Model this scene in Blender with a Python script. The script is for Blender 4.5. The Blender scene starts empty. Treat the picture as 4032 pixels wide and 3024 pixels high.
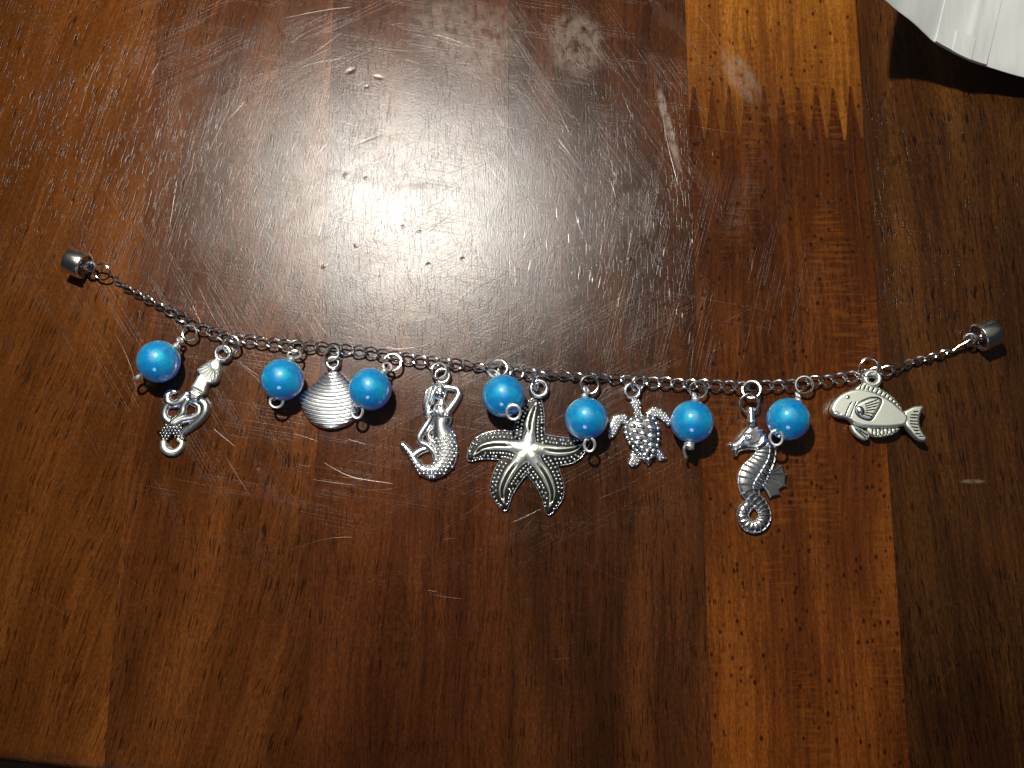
import bpy, math, random
import numpy as np
from mathutils import Vector, Matrix
random.seed(7); rng = np.random.default_rng(7)
S = bpy.context.scene
COL = S.collection
MM = 0.001

# ---------------------------------------------------------------- camera (millimetres, table top at z = 0)
FPX, DIST, TILT = 3646.0, 177.0, math.radians(10)
CAM = np.array([0.0, -DIST*math.sin(TILT), DIST*math.cos(TILT)])
cd = bpy.data.cameras.new('camera'); cam = bpy.data.objects.new('camera', cd); COL.objects.link(cam)
cam.location = Vector(CAM)*MM; cam.rotation_euler = (TILT, 0, 0)
cd.sensor_width = 36; cd.lens = 36*FPX/4032; cd.clip_start = 0.01; cd.clip_end = 20
S.camera = cam

# ---------------------------------------------------------------- light
w = bpy.data.worlds.new('World'); S.world = w; w.use_nodes = True
w.node_tree.nodes['Background'].inputs[0].default_value = (0.75, 0.8, 0.9, 1)
w.node_tree.nodes['Background'].inputs[1].default_value = 0.018
def lamp(name, kind, loc, energy, color, size, target=(0,0,0)):
    d = bpy.data.lights.new(name, kind); d.energy = energy; d.color = color
    if kind == 'AREA':
        d.shape = 'DISK'; d.size = size
    else:
        d.shadow_soft_size = size
    o = bpy.data.objects.new(name, d); COL.objects.link(o); o.location = loc
    o.rotation_euler = (Vector(loc)-Vector(target)).to_track_quat('Z', 'Y').to_euler()
    return o
lamp('desk_lamp', 'POINT', (-0.050, 0.113, 0.245), 4.75, (1.0, 0.92, 0.80), 0.006)
lamp('ceiling_glow', 'AREA', (0.22, 0.30, 1.1), 0.45, (0.97, 1.0, 0.86), 1.4)
lamp('cool_fill', 'AREA', (-0.15, -0.75, 0.55), 0.7, (0.55, 0.68, 1.0), 0.30)  # unseen cool light, added so the metal reflects a bluish tint
S.view_settings.view_transform = 'Standard'; S.view_settings.look = 'None'
S.view_settings.exposure = 0.0; S.view_settings.gamma = 1

# ---------------------------------------------------------------- photograph coordinates -> the table
def world(sx, sy, z):
    """A point seen at source pixel (sx, sy), at height z mm above the table."""
    a = (np.asarray(sx, float)-2016)/FPX; b = -(np.asarray(sy, float)-1512)/FPX
    ct, st = math.cos(TILT), math.sin(TILT)
    dx, dy, dz = a, st+b*ct, -ct+b*st
    t = (z-CAM[2])/dz
    return np.stack([CAM[0]+dx*t, CAM[1]+dy*t, np.zeros_like(t)+z], -1)
VIEWS = {0: (0, 0, .5486), 1: (180, 940, 2.765), 2: (480, 1240, 2.764), 3: (980, 1290, 3.253), 4: (1500, 1380, 3.072),
         5: (1800, 1380, 2.440), 6: (2280, 1460, 3.814), 7: (2800, 1470, 2.552), 8: (3200, 1200, 2.765), 9: (3232, 0, 2.765)}
def W(k, pts, z=1.5):
    x0, y0, s = VIEWS[k]; p = np.atleast_2d(np.asarray(pts, float))
    return world(x0+p[:, 0]/s, y0+p[:, 1]/s, z)
def W1(k, p, z=1.5): return W(k, [p], z)[0]
def RL(k, r): return r/VIEWS[k][2]*DIST/FPX           # a length read in view k, in mm

# ---------------------------------------------------------------- materials
def new_mat(name):
    m = bpy.data.materials.new(name); m.use_nodes = True
    nt = m.node_tree; return m, nt, nt.nodes['Principled BSDF']
class G:
    """Small helper for wiring shader nodes."""
    def __init__(s, nt): s.nt = nt
    def n(s, t, **kw):
        x = s.nt.nodes.new(t)
        for k, v in kw.items(): setattr(x, k, v)
        return x
    def link(s, a, b): s.nt.links.new(a, b)
    def put(s, sock, v):
        if isinstance(v, bpy.types.NodeSocket): s.link(v, sock)
        else: sock.default_value = v
    def math(s, op, a, b=0.0, c=0.0, clamp=False):
        x = s.n('ShaderNodeMath', operation=op, use_clamp=clamp)
        for i, v in enumerate((a, b, c)): s.put(x.inputs[i], v)
        return x.outputs[0]
    def ramp(s, v, lo, hi):
        x = s.n('ShaderNodeMapRange', interpolation_type='SMOOTHSTEP')
        for i, q in enumerate((v, lo, hi, 0.0, 1.0)): s.put(x.inputs[i], q)
        return x.outputs[0]
    def mix(s, f, a, b, mode='MIX'):
        x = s.n('ShaderNodeMix', data_type='RGBA', blend_type=mode)
        s.put(x.inputs[0], f)
        for i, v in ((6, a), (7, b)):
            s.put(x.inputs[i], v if isinstance(v, bpy.types.NodeSocket) else (*v[:3], 1))
        return x.outputs[2]
    def map(s, v, loc=(0, 0, 0), rot=0.0, scale=(1, 1, 1), kind='POINT'):
        x = s.n('ShaderNodeMapping', vector_type=kind); s.link(v, x.inputs[0])
        x.inputs[1].default_value = loc; x.inputs[2].default_value = (0, 0, rot); x.inputs[3].default_value = scale
        return x.outputs[0]
    def noise(s, v, scale, detail=2.0, rough=.5, dist=0.0):
        x = s.n('ShaderNodeTexNoise'); s.link(v, x.inputs['Vector'])
        x.inputs['Scale'].default_value = scale; x.inputs['Detail'].default_value = detail
        x.inputs['Roughness'].default_value = rough; x.inputs['Distortion'].default_value = dist
        return x.outputs['Fac']
    def mm(s):
        return s.map(s.n('ShaderNodeTexCoord').outputs['Object'], scale=(1000, 1000, 1000))

def metal(name, col, rough, speck=.06, bump=.010):
    m, nt, b = new_mat(name); g = G(nt); c = g.mm()
    b.inputs['Metallic'].default_value = 1; b.inputs['Base Color'].default_value = (*col, 1)
    n = g.noise(c, 2.2, 4, .6)
    g.link(g.math('MULTIPLY_ADD', n, speck*2, rough-speck), b.inputs['Roughness'])
    bp = g.n('ShaderNodeBump'); bp.inputs['Strength'].default_value = 1; bp.inputs['Distance'].default_value = bump*MM
    g.link(g.noise(c, 3.5, 3, .6), bp.inputs['Height']); g.link(bp.outputs[0], b.inputs['Normal'])
    return m
SILVER = metal('bright_silver', (.86, .89, .91), .25)
POLISH = metal('satin_silver', (.84, .90, .83), .44, .04, .004)
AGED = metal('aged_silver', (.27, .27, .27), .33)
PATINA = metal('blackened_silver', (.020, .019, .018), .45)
WIRE = metal('aluminium_wire', (.86, .87, .90), .48)
CHROME = metal('chromed_steel', (.66, .67, .69), .20)
BARREL = metal('clasp_steel', (.86, .86, .84), .22, .06, .03)
DARKM = metal('dark_nickel', (.30, .27, .25), .25)

def bead_mat():
    m, nt, b = new_mat('iridescent_blue_acrylic'); g = G(nt); c = g.mm()
    swirl = g.noise(c, .35, 2, .5, .6)
    g.link(g.mix(g.ramp(swirl, .35, .7), (.005, .27, 1.0), (.016, .43, 1.0)), b.inputs['Base Color'])
    b.inputs['Roughness'].default_value = .10
    b.inputs['IOR'].default_value = 1.5
    b.inputs['Transmission Weight'].default_value = .24
    b.inputs['Subsurface Weight'].default_value = 1
    b.inputs['Subsurface Radius'].default_value = (.15, .7, 1.0)
    b.inputs['Subsurface Scale'].default_value = .012
    b.inputs['Specular IOR Level'].default_value = .75
    b.inputs['Coat Weight'].default_value = .6; b.inputs['Coat Roughness'].default_value = .05
    g.link(g.math('MULTIPLY_ADD', g.noise(c, .30, 1), 700, 150), b.inputs['Thin Film Thickness'])
    b.inputs['Thin Film IOR'].default_value = 2.1
    bp = g.n('ShaderNodeBump'); bp.inputs['Distance'].default_value = .02*MM
    g.link(g.noise(c, 1.1, 2), bp.inputs['Height']); g.link(bp.outputs[0], b.inputs['Normal']); g.link(bp.outputs[0], b.inputs['Coat Normal'])
    gl = g.n('ShaderNodeBsdfAnisotropic', distribution='BECKMANN'); gl.inputs['Roughness'].default_value = .50
    lw = g.n('ShaderNodeLayerWeight'); lw.inputs[0].default_value = .4
    hue = g.math('ADD', g.math('MULTIPLY', g.noise(c, .42, 1), 1.2), g.math('MULTIPLY', lw.outputs['Facing'], .5))
    g.link(g.mix(g.ramp(hue, .62, .92), (.12, 1, .85), (.9, .5, .95)), gl.inputs['Color'])
    mx = g.n('ShaderNodeMixShader'); mx.inputs[0].default_value = .075
    g.link(b.outputs[0], mx.inputs[1]); g.link(gl.outputs[0], mx.inputs[2])
    g.link(mx.outputs[0], [n for n in nt.nodes if n.type == 'OUTPUT_MATERIAL'][0].inputs[0])
    return m
BLUE = bead_mat()

def bag_mat():
    m, nt, b = new_mat('white_polythene'); g = G(nt); c = g.mm()
    b.inputs['Base Color'].default_value = (.56, .60, .605, 1); b.inputs['Roughness'].default_value = .42
    bp = g.n('ShaderNodeBump'); bp.inputs['Distance'].default_value = .5*MM; bp.inputs['Strength'].default_value = .25
    g.link(g.noise(g.map(c, rot=.2, scale=(.35, .08, .2)), 1, 3, .5), bp.inputs['Height'])
    g.link(bp.outputs[0], b.inputs['Normal']); return m
BAG = bag_mat()

# dents and dull marks in the lacquer: (view-0 x, y, half length mm, half width mm, turn deg, depth)
DENTS = [(757, 153, 1.6, .8, 30, -1), (818, 167, 1.5, .7, -15, -1), (792, 187, .7, .5, 0, -.8), (748, 380, .9, .9, 0, 1), (905, 403, 5, .9, 2, .5),
         (838, 225, .6, 4.5, -4, -.5), (800, 300, 3.6, .45, 25, -.4), (1000, 560, .8, .6, 0, -1), (925, 572, .8, .6, 20, -1), (770, 530, .7, .7, 0, 1), (700, 575, .9, .5, 30, 1), (870, 490, .6, .6, 0, -1), (905, 500, .9, .3, 15, -.7),
         (1360, 560, .7, .5, 0, 1), (560, 1010, .8, .6, 0, -.8), (790, 385, .6, .5, 0, 1)]
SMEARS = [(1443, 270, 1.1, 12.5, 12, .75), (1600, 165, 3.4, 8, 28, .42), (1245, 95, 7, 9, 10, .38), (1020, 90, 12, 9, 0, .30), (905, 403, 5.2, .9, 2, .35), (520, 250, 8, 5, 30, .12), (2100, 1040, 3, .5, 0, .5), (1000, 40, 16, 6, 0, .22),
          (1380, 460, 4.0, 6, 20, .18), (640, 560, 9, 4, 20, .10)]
def wood(name, dark, mid, light, angle=0.0, fade=None, pore='dash', pore_amt=.75, streak=1.0, fleck=0.0, seed=0.0, wav=2.0):
    m, nt, b = new_mat(name); g = G(nt); c0 = g.mm()
    off = g.map(c0, loc=(seed*37, seed*91, seed*13))
    wn = g.noise(g.map(off, scale=(.030, .012, 1)), 1, 2)
    sx = g.n('ShaderNodeCombineXYZ'); g.link(g.math('MULTIPLY_ADD', wn, wav*4, -wav*2), sx.inputs[0])
    va = g.n('ShaderNodeVectorMath', operation='ADD'); g.link(off, va.inputs[0]); g.link(sx.outputs[0], va.inputs[1])
    c = g.map(va.outputs[0], rot=math.radians(angle))
    broad = g.noise(g.map(c, scale=(.11, .011, 1)), 1, 3, .55)
    blot = g.noise(g.map(c, scale=(.05, .03, 1)), 1, 2)
    fine = g.noise(g.map(c, scale=(1.4, .06, 1)), 1, 4, .6)
    fibre = g.noise(g.map(c, scale=(5.5, .5, 1)), 1, 3, .6)
    t = g.math('ADD', g.math('MULTIPLY', broad, .55*streak), g.math('ADD', g.math('MULTIPLY', blot, .35), g.math('MULTIPLY', fine, .60)))
    col = g.mix(g.ramp(t, .52, 1.02), dark, mid)
    col = g.mix(g.ramp(g.math('ADD', g.math('MULTIPLY', broad, .45), g.math('ADD', g.math('MULTIPLY', fibre, .35), g.math('MULTIPLY', fine, .2))), .47, .70), col, light)
    k = g.math('MULTIPLY', g.math('MULTIPLY_ADD', g.noise(g.map(c, scale=(2.6, 1.1, 1)), 1, 4, .8), 2.2, -.1), g.math('MULTIPLY_ADD', g.noise(g.map(off, scale=(.035, .016, 1)), 1, 3), 1.2, .33))
    kk = g.n('ShaderNodeVectorMath', operation='SCALE'); g.link(col, kk.inputs[0]); g.link(k, kk.inputs[3]); col = kk.outputs[0]
    if fade:                                             # heartwood colour drifting along the plank
        sp = g.n('ShaderNodeSeparateXYZ'); g.link(c0, sp.inputs[0])
        mr = g.n('ShaderNodeMapRange'); g.put(mr.inputs[0], g.math('ADD', sp.outputs[1], g.math('MULTIPLY_ADD', g.noise(g.map(c0, scale=(.08, .03, 1)), 1, 2), 50, -25)))
        for i_, q_ in enumerate(fade): mr.inputs[i_+1].default_value = q_
        sc = g.n('ShaderNodeVectorMath', operation='SCALE'); g.link(col, sc.inputs[0]); g.link(mr.outputs[0], sc.inputs[3]); col = sc.outputs[0]
    if fleck:
        fl = g.noise(g.map(c, scale=(.16, 1.5, 1)), 1, 3, .6, .4)
        patch = g.ramp(g.noise(g.map(c, scale=(.09, .035, 1)), 1, 1), .45, .6)
        col = g.mix(g.math('MULTIPLY', g.math('MULTIPLY', g.ramp(fl, .48, .62), patch), fleck), col, light)
    if pore == 'dot':
        v = g.n('ShaderNodeTexVoronoi'); g.link(g.map(c, scale=(.62, .40, 1)), v.inputs['Vector']); v.inputs['Scale'].default_value = 1
        pm = g.ramp(v.outputs['Distance'], .25, .12)
        pm = g.math('MULTIPLY', pm, g.ramp(g.noise(g.map(c, scale=(.3, .3, 1)), 1, 1), .32, .50))
        pm2 = g.ramp(g.noise(g.map(c, scale=(1.8, .42, 1)), 1, 1), .66, .74)
        pm = g.math('MAXIMUM', pm, g.math('MULTIPLY', pm2, .7))
    else:
        pm = g.ramp(g.noise(g.map(c, scale=(3.2, .22, 1)), 1, 1), .595, .655)
        pm = g.math('MULTIPLY', pm, g.ramp(g.noise(g.map(c, scale=(.12, .06, 1)), 1, 1), .32, .50))
    col = g.mix(g.math('MULTIPLY', pm, pore_amt), col, tuple(x*.22 for x in dark))
    # lacquer wear
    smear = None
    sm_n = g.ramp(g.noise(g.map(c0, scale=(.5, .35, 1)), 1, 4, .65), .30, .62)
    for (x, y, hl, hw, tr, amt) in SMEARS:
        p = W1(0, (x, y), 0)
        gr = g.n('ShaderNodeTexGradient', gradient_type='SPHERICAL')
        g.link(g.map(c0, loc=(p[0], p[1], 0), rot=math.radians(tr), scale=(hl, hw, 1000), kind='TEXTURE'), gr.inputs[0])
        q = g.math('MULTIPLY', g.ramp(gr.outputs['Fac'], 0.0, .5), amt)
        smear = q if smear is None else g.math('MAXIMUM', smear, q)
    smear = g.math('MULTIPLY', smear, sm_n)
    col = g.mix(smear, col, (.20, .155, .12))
    g.link(col, b.inputs['Base Color'])
    b.inputs['Roughness'].default_value = .55
    b.inputs['Specular IOR Level'].default_value = 0
    # relief: fibres and pores under the lacquer, scratches in it
    h = g.math('ADD', g.math('MULTIPLY', fibre, .012), g.math('MULTIPLY', pm, -.009))
    scr = None
    for i, a in enumerate((15, 62, 100, 148)):
        q = g.map(c0, loc=(i*31.7, i*17.3, 0), rot=math.radians(a))
        s1 = g.noise(g.map(q, scale=(1.5, .022, 1)), 1, 0)
        ln = g.ramp(g.math('ABSOLUTE', g.math('SUBTRACT', s1, .5)), .018, .004)
        ln = g.math('MULTIPLY', ln, g.ramp(g.noise(g.map(q, scale=(.20, .05, 1)), 1, 1), .46, .56))
        scr = ln if scr is None else g.math('ADD', scr, ln)
    grit = g.noise(g.map(c0, scale=(3.2, 2.2, 1)), 1, 3, .7)
    und = g.noise(g.map(c0, scale=(.16, .12, 1)), 1, 2)
    h2 = g.math('ADD', g.math('MULTIPLY', scr, -.0042), g.math('ADD', g.math('MULTIPLY', grit, .026), g.math('MULTIPLY', und, .035)))
    for (x, y, hl, hw, tr, dep) in DENTS:
        p = W1(0, (x, y), 0)
        gr = g.n('ShaderNodeTexGradient', gradient_type='SPHERICAL')
        g.link(g.map(c0, loc=(p[0], p[1], 0), rot=math.radians(tr), scale=(hl, hw, 1000), kind='TEXTURE'), gr.inputs[0])
        h2 = g.math('ADD', h2, g.math('MULTIPLY', g.ramp(gr.outputs['Fac'], 0, 1), .05*dep))
    hc = g.math('ADD', h2, g.math('MULTIPLY', h, 1.0))
    def bump(hh):
        bp = g.n('ShaderNodeBump'); bp.inputs['Strength'].default_value = 1; bp.inputs['Distance'].default_value = MM
        g.link(hh, bp.inputs['Height']); return bp.outputs[0]
    g.link(bump(h), b.inputs['Normal'])
    nrm = bump(hc)
    rr = g.math('MULTIPLY_ADD', g.noise(g.map(c0, scale=(.07, .07, 1)), 1, 3), .08, .255)
    rr = g.math('MULTIPLY_ADD', smear, .12, rr)
    fr = g.n('ShaderNodeFresnel'); fr.inputs['IOR'].default_value = 1.46; g.link(nrm, fr.inputs['Normal'])
    def gloss(r):
        x = g.n('ShaderNodeBsdfAnisotropic', distribution='BECKMANN'); x.inputs['Color'].default_value = (.90, .96, 1, 1)
        g.put(x.inputs['Roughness'], r); g.link(nrm, x.inputs['Normal']); return x.outputs[0]
    def mixsh(f, a, b_):
        x = g.n('ShaderNodeMixShader'); g.put(x.inputs[0], f); g.link(a, x.inputs[1]); g.link(b_, x.inputs[2]); return x.outputs[0]
    lac = mixsh(.30, gloss(rr), gloss(g.math('ADD', rr, .045)))
    out = [n for n in nt.nodes if n.type == 'OUTPUT_MATERIAL'][0]
    g.link(mixsh(fr.outputs[0], b.outputs[0], lac), out.inputs[0])
    return m

def scratch_mat():
    m, nt, b = new_mat('scratched_lacquer'); g = G(nt)
    b.inputs['Base Color'].default_value = (.13, .06, .025, 1); b.inputs['Roughness'].default_value = .25
    b.inputs['Specular IOR Level'].default_value = .9
    b.inputs['Alpha'].default_value = .5
    return m
SCRATCH = scratch_mat()
def plain(name, col, rough):
    m, nt, b = new_mat(name); b.inputs['Base Color'].default_value = (*col, 1); b.inputs['Roughness'].default_value = rough; return m
FLOOR = plain('dark_floor', (.03, .02, .015), .7)

# ---------------------------------------------------------------- objects
def mesh(name, verts, faces, smooth=True, sharp=40):
    me = bpy.data.meshes.new(name)
    me.from_pydata((np.asarray(verts, float)*MM).tolist(), [], faces if isinstance(faces, list) else faces.tolist())
    if smooth:
        me.polygons.foreach_set('use_smooth', [True]*len(me.polygons))
        me.set_sharp_from_angle(angle=math.radians(sharp))
    me.update(); return me
def thing(name, label, cat, loc, group=None):
    o = bpy.data.objects.new(name, None); COL.objects.link(o); o.empty_display_size = .002
    o.location = Vector(loc)*MM; o['label'] = label; o['category'] = cat
    if group: o['group'] = group
    return o
def root_loc(o):
    while o.parent: o = o.parent
    return np.array(o.location)/MM
def part(name, vf, mat, parent, label=None, sharp=40):
    v, f = vf; v = np.asarray(v, float)
    if parent is not None: v = v-root_loc(parent)
    me = mesh(name, v, f, True, sharp); me.materials.append(mat)
    o = bpy.data.objects.new(name, me); COL.objects.link(o); o.parent = parent
    if label: o['label'] = label
    return o
def place(name, me, parent, mat4):
    o = bpy.data.objects.new(name, me); COL.objects.link(o); o.parent = parent
    rl = Vector(root_loc(parent)*MM) if parent else Vector((0, 0, 0))
    m = Matrix(mat4); m.translation = m.translation-rl; o.matrix_local = m
    return o

# ---------------------------------------------------------------- shapes
def spline(p, n=8, closed=False):
    p = np.asarray(p, float); m = len(p); out = []
    for i in range(m if closed else m-1):
        if closed: a, b, c, d = p[(i-1) % m], p[i], p[(i+1) % m], p[(i+2) % m]
        else: a, b, c, d = p[max(i-1, 0)], p[i], p[i+1], p[min(i+2, m-1)]
        for t in np.arange(n)/n:
            out.append(.5*((2*b)+(c-a)*t+(2*a-5*b+4*c-d)*t*t+(3*b-a-3*c+d)*t**3))
    if not closed: out.append(p[-1])
    return np.array(out)
def tube(p, r, closed=False, seg=10, flat=1.0):
    p = np.asarray(p, float); n = len(p); r = np.broadcast_to(np.asarray(r, float), (n,))
    T = np.roll(p, -1, 0)-np.roll(p, 1, 0)
    if not closed: T[0] = p[1]-p[0]; T[-1] = p[-1]-p[-2]
    T /= np.linalg.norm(T, axis=1)[:, None]+1e-12
    u = np.cross(T[0], [0, 0, 1.0]); 
    if np.linalg.norm(u) < .1: u = np.cross(T[0], [1.0, 0, 0])
    u /= np.linalg.norm(u); U = []
    for i in range(n):
        u = u-T[i]*np.dot(u, T[i]); u /= np.linalg.norm(u); U.append(u)
    U = np.array(U); V = np.cross(T, U)
    if closed:                                           # spread the twist left over at the seam
        e = U[-1]-T[0]*np.dot(U[-1], T[0]); ang = math.atan2(np.dot(e, V[0]), np.dot(e, U[0]))
        a = -ang*np.arange(n)/n; U, V = U*np.cos(a)[:, None]+V*np.sin(a)[:, None], V*np.cos(a)[:, None]-U*np.sin(a)[:, None]
    th = np.arange(seg)*2*math.pi/seg
    v = (p[:, None]+r[:, None, None]*(U[:, None]*np.cos(th)[None, :, None]+flat*V[:, None]*np.sin(th)[None, :, None])).reshape(-1, 3)
    f = []
    for i in range(n if closed else n-1):
        for j in range(seg):
            a, b = i*seg+j, i*seg+(j+1) % seg; c, d = ((i+1) % n)*seg+(j+1) % seg, ((i+1) % n)*seg+j
            f.append([a, b, c, d])
    if not closed:
        f.append(list(range(seg))[::-1]); f.append([(n-1)*seg+j for j in range(seg)])
    return v, f
def join(*vfs):
    v, f, k = [], [], 0
    for a, b in vfs:
        v.append(np.asarray(a)); f += [[i+k for i in q] for q in b]; k += len(a)
    return np.concatenate(v), f
def basis(nrm):
    n = np.asarray(nrm, float); n /= np.linalg.norm(n)
    u = np.cross([0, 1.0, 0], n) if abs(n[1]) < .95 else np.cross([1.0, 0, 0], n)
    u /= np.linalg.norm(u); return u, np.cross(n, u), n
def ring(c, r, wire, tilt=0, to=0, gap=0, ry=None, spin=0, seg=8, n=36):
    """A wire ring round c; its face leans `tilt` degrees towards the compass angle `to`."""
    a, t = math.radians(to), math.radians(tilt)
    u, v, _ = basis([math.cos(a)*math.sin(t), math.sin(a)*math.sin(t), math.cos(t)])
    s = math.radians(spin); g = math.radians(gap)/2
    th = np.linspace(s+g, s+2*math.pi-g, n) if gap else s+np.arange(n)*2*math.pi/n
    ry = ry or r
    p = np.asarray(c)+r*np.cos(th)[:, None]*u+ry*np.sin(th)[:, None]*v
    if gap: p = p+np.outer(np.linspace(-.12, .12, n), [0, 0, 1])
    return tube(p, wire, not gap, seg)
def lathe(prof, c, axis, seg=32, closed=False):
    """Turn (distance along axis, radius) pairs round the axis."""
    u, v, n = basis(axis); th = np.arange(seg)*2*math.pi/seg; prof = np.asarray(prof, float); m = len(prof)
    vv = (np.asarray(c)+prof[:, 0][:, None, None]*n+prof[:, 1][:, None, None]*(np.cos(th)[None, :, None]*u+np.sin(th)[None, :, None]*v)).reshape(-1, 3)
    f = []
    for i in range(m if closed else m-1):
        for j in range(seg):
            k = (i+1) % m
            f.append([i*seg+j, i*seg+(j+1) % seg, k*seg+(j+1) % seg, k*seg+j])
    return vv, f

def poly_sdf(X, Y, P):
    P = np.asarray(P)[:, :2]; d = np.full(X.shape, 1e9); ins = np.zeros(X.shape, bool); m = len(P)
    for i in range(m):
        a, b = P[i], P[(i+1) % m]; e = b-a; L = e@e+1e-12
        t = np.clip(((X-a[0])*e[0]+(Y-a[1])*e[1])/L, 0, 1)
        d = np.minimum(d, np.hypot(X-a[0]-t*e[0], Y-a[1]-t*e[1]))
        if a[1] != b[1]:
            ins ^= ((a[1] > Y) != (b[1] > Y)) & (X < (b[0]-a[0])*(Y-a[1])/(b[1]-a[1])+a[0])
    return np.where(ins, d, -d)
def stroke_q(X, Y, P, R):
    """signed depth inside a tapered stroke, relative distance from its axis, and position along it (0..1)."""
    P = np.asarray(P)[:, :2]; best = np.full(X.shape, -1e9); q = np.full(X.shape, 9.0); s = np.zeros(X.shape); rr = np.ones(X.shape); m = len(P)
    for i in range(m-1):
        a, b = P[i], P[i+1]; e = b-a; L = e@e+1e-12
        t = np.clip(((X-a[0])*e[0]+(Y-a[1])*e[1])/L, 0, 1)
        d = np.hypot(X-a[0]-t*e[0], Y-a[1]-t*e[1]); r = R[i]+(R[i+1]-R[i])*t
        k = (r-d) > best
        best = np.where(k, r-d, best); q = np.where(k, d/r, q); s = np.where(k, (i+t)/(m-1), s); rr = np.where(k, r, rr)
    return best, q, s, rr
def hump(q): return np.sqrt(np.clip(1-q*q, 0, 1))
def relief(sdf, height, box, cell=.1, z0=.03):
    """A solid cast plate: outline where sdf = 0, top surface at height(X, Y, sdf), flat back at z0."""
    x0, y0, x1, y1 = box
    xs = np.arange(x0-2*cell, x1+3*cell, cell); ys = np.arange(y0-2*cell, y1+3*cell, cell)
    X, Y = np.meshgrid(xs, ys); s = sdf(X, Y)
    e = cell*.05
    gx = (sdf(X+e, Y)-sdf(X-e, Y))/(2*e); gy = (sdf(X, Y+e)-sdf(X, Y-e))/(2*e)
    gl = np.maximum(np.hypot(gx, gy), .3)
    near = (s < 0)
    mv = np.where(near, np.clip(-s, 0, cell*1.5), 0)
    X2, Y2 = X+gx/gl*mv, Y+gy/gl*mv
    s2 = np.maximum(sdf(X2, Y2), 0); Z = np.maximum(height(X2, Y2, s2), z0+.05)
    ins = s > 0
    cells = ins[:-1, :-1] | ins[1:, :-1] | ins[:-1, 1:] | ins[1:, 1:]
    nx = X.shape[1]; ii, jj = np.nonzero(cells)
    a = ii*nx+jj; quads = np.stack([a, a+1, a+nx+1, a+nx], 1)
    used, inv = np.unique(quads, return_inverse=True); quads = inv.reshape(-1, 4); n = len(used)
    top = np.stack([X2.ravel()[used], Y2.ravel()[used], Z.ravel()[used]], 1)
    bot = top.copy(); bot[:, 2] = z0
    ed = {}
    for qd in quads.tolist():
        for k in range(4):
            u, v = qd[k], qd[(k+1) % 4]
            if (v, u) in ed: del ed[(v, u)]
            else: ed[(u, v)] = 1
    faces = quads.tolist()+[[u+n for u in qd[::-1]] for qd in quads.tolist()]+[[v, u, u+n, v+n] for (u, v) in ed]
    return np.concatenate([top, bot]), faces
def box_of(*ps, pad=0):
    p = np.concatenate([np.asarray(q)[:, :2] for q in ps]); return (*(p.min(0)-pad), *(p.max(0)+pad))
def dome_mesh(name, mat, seg=8, rows=3):
    v = [(0, 0, 1.0)]; f = []
    for i in range(1, rows+1):
        a = i*math.pi/2/rows
        v += [(math.sin(a)*math.cos(2*math.pi*j/seg), math.sin(a)*math.sin(2*math.pi*j/seg), math.cos(a)) for j in range(seg)]
    f += [[0, 1+j, 1+(j+1) % seg] for j in range(seg)]
    for i in range(rows-1):
        for j in range(seg):
            a = 1+i*seg; f.append([a+j, a+seg+j, a+seg+(j+1) % seg, a+(j+1) % seg])
    me = bpy.data.meshes.new(name); me.from_pydata((np.array(v)*MM).tolist(), [], f)
    me.polygons.foreach_set('use_smooth', [True]*len(f)); me.materials.append(mat); return me
DOME = dome_mesh('dot', SILVER, 8, 3)
PILLOW = dome_mesh('scute', SILVER, 12, 4)
def dome(name, me, parent, p, rx, ry=None, rz=None, turn=0):
    m = Matrix.Translation(Vector(p)*MM) @ Matrix.Rotation(turn, 4, 'Z') @ Matrix.Diagonal((rx, ry or rx, rz or rx, 1))
    return place(name, me, parent, m)
def hexgrid(box, step):
    x0, y0, x1, y1 = box; out = []; j = 0; y = y0
    while y < y1:
        x = x0+(step/2 if j % 2 else 0)
        while x < x1: out.append((x, y)); x += step
        y += step*.86; j += 1
    return np.array(out)

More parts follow.
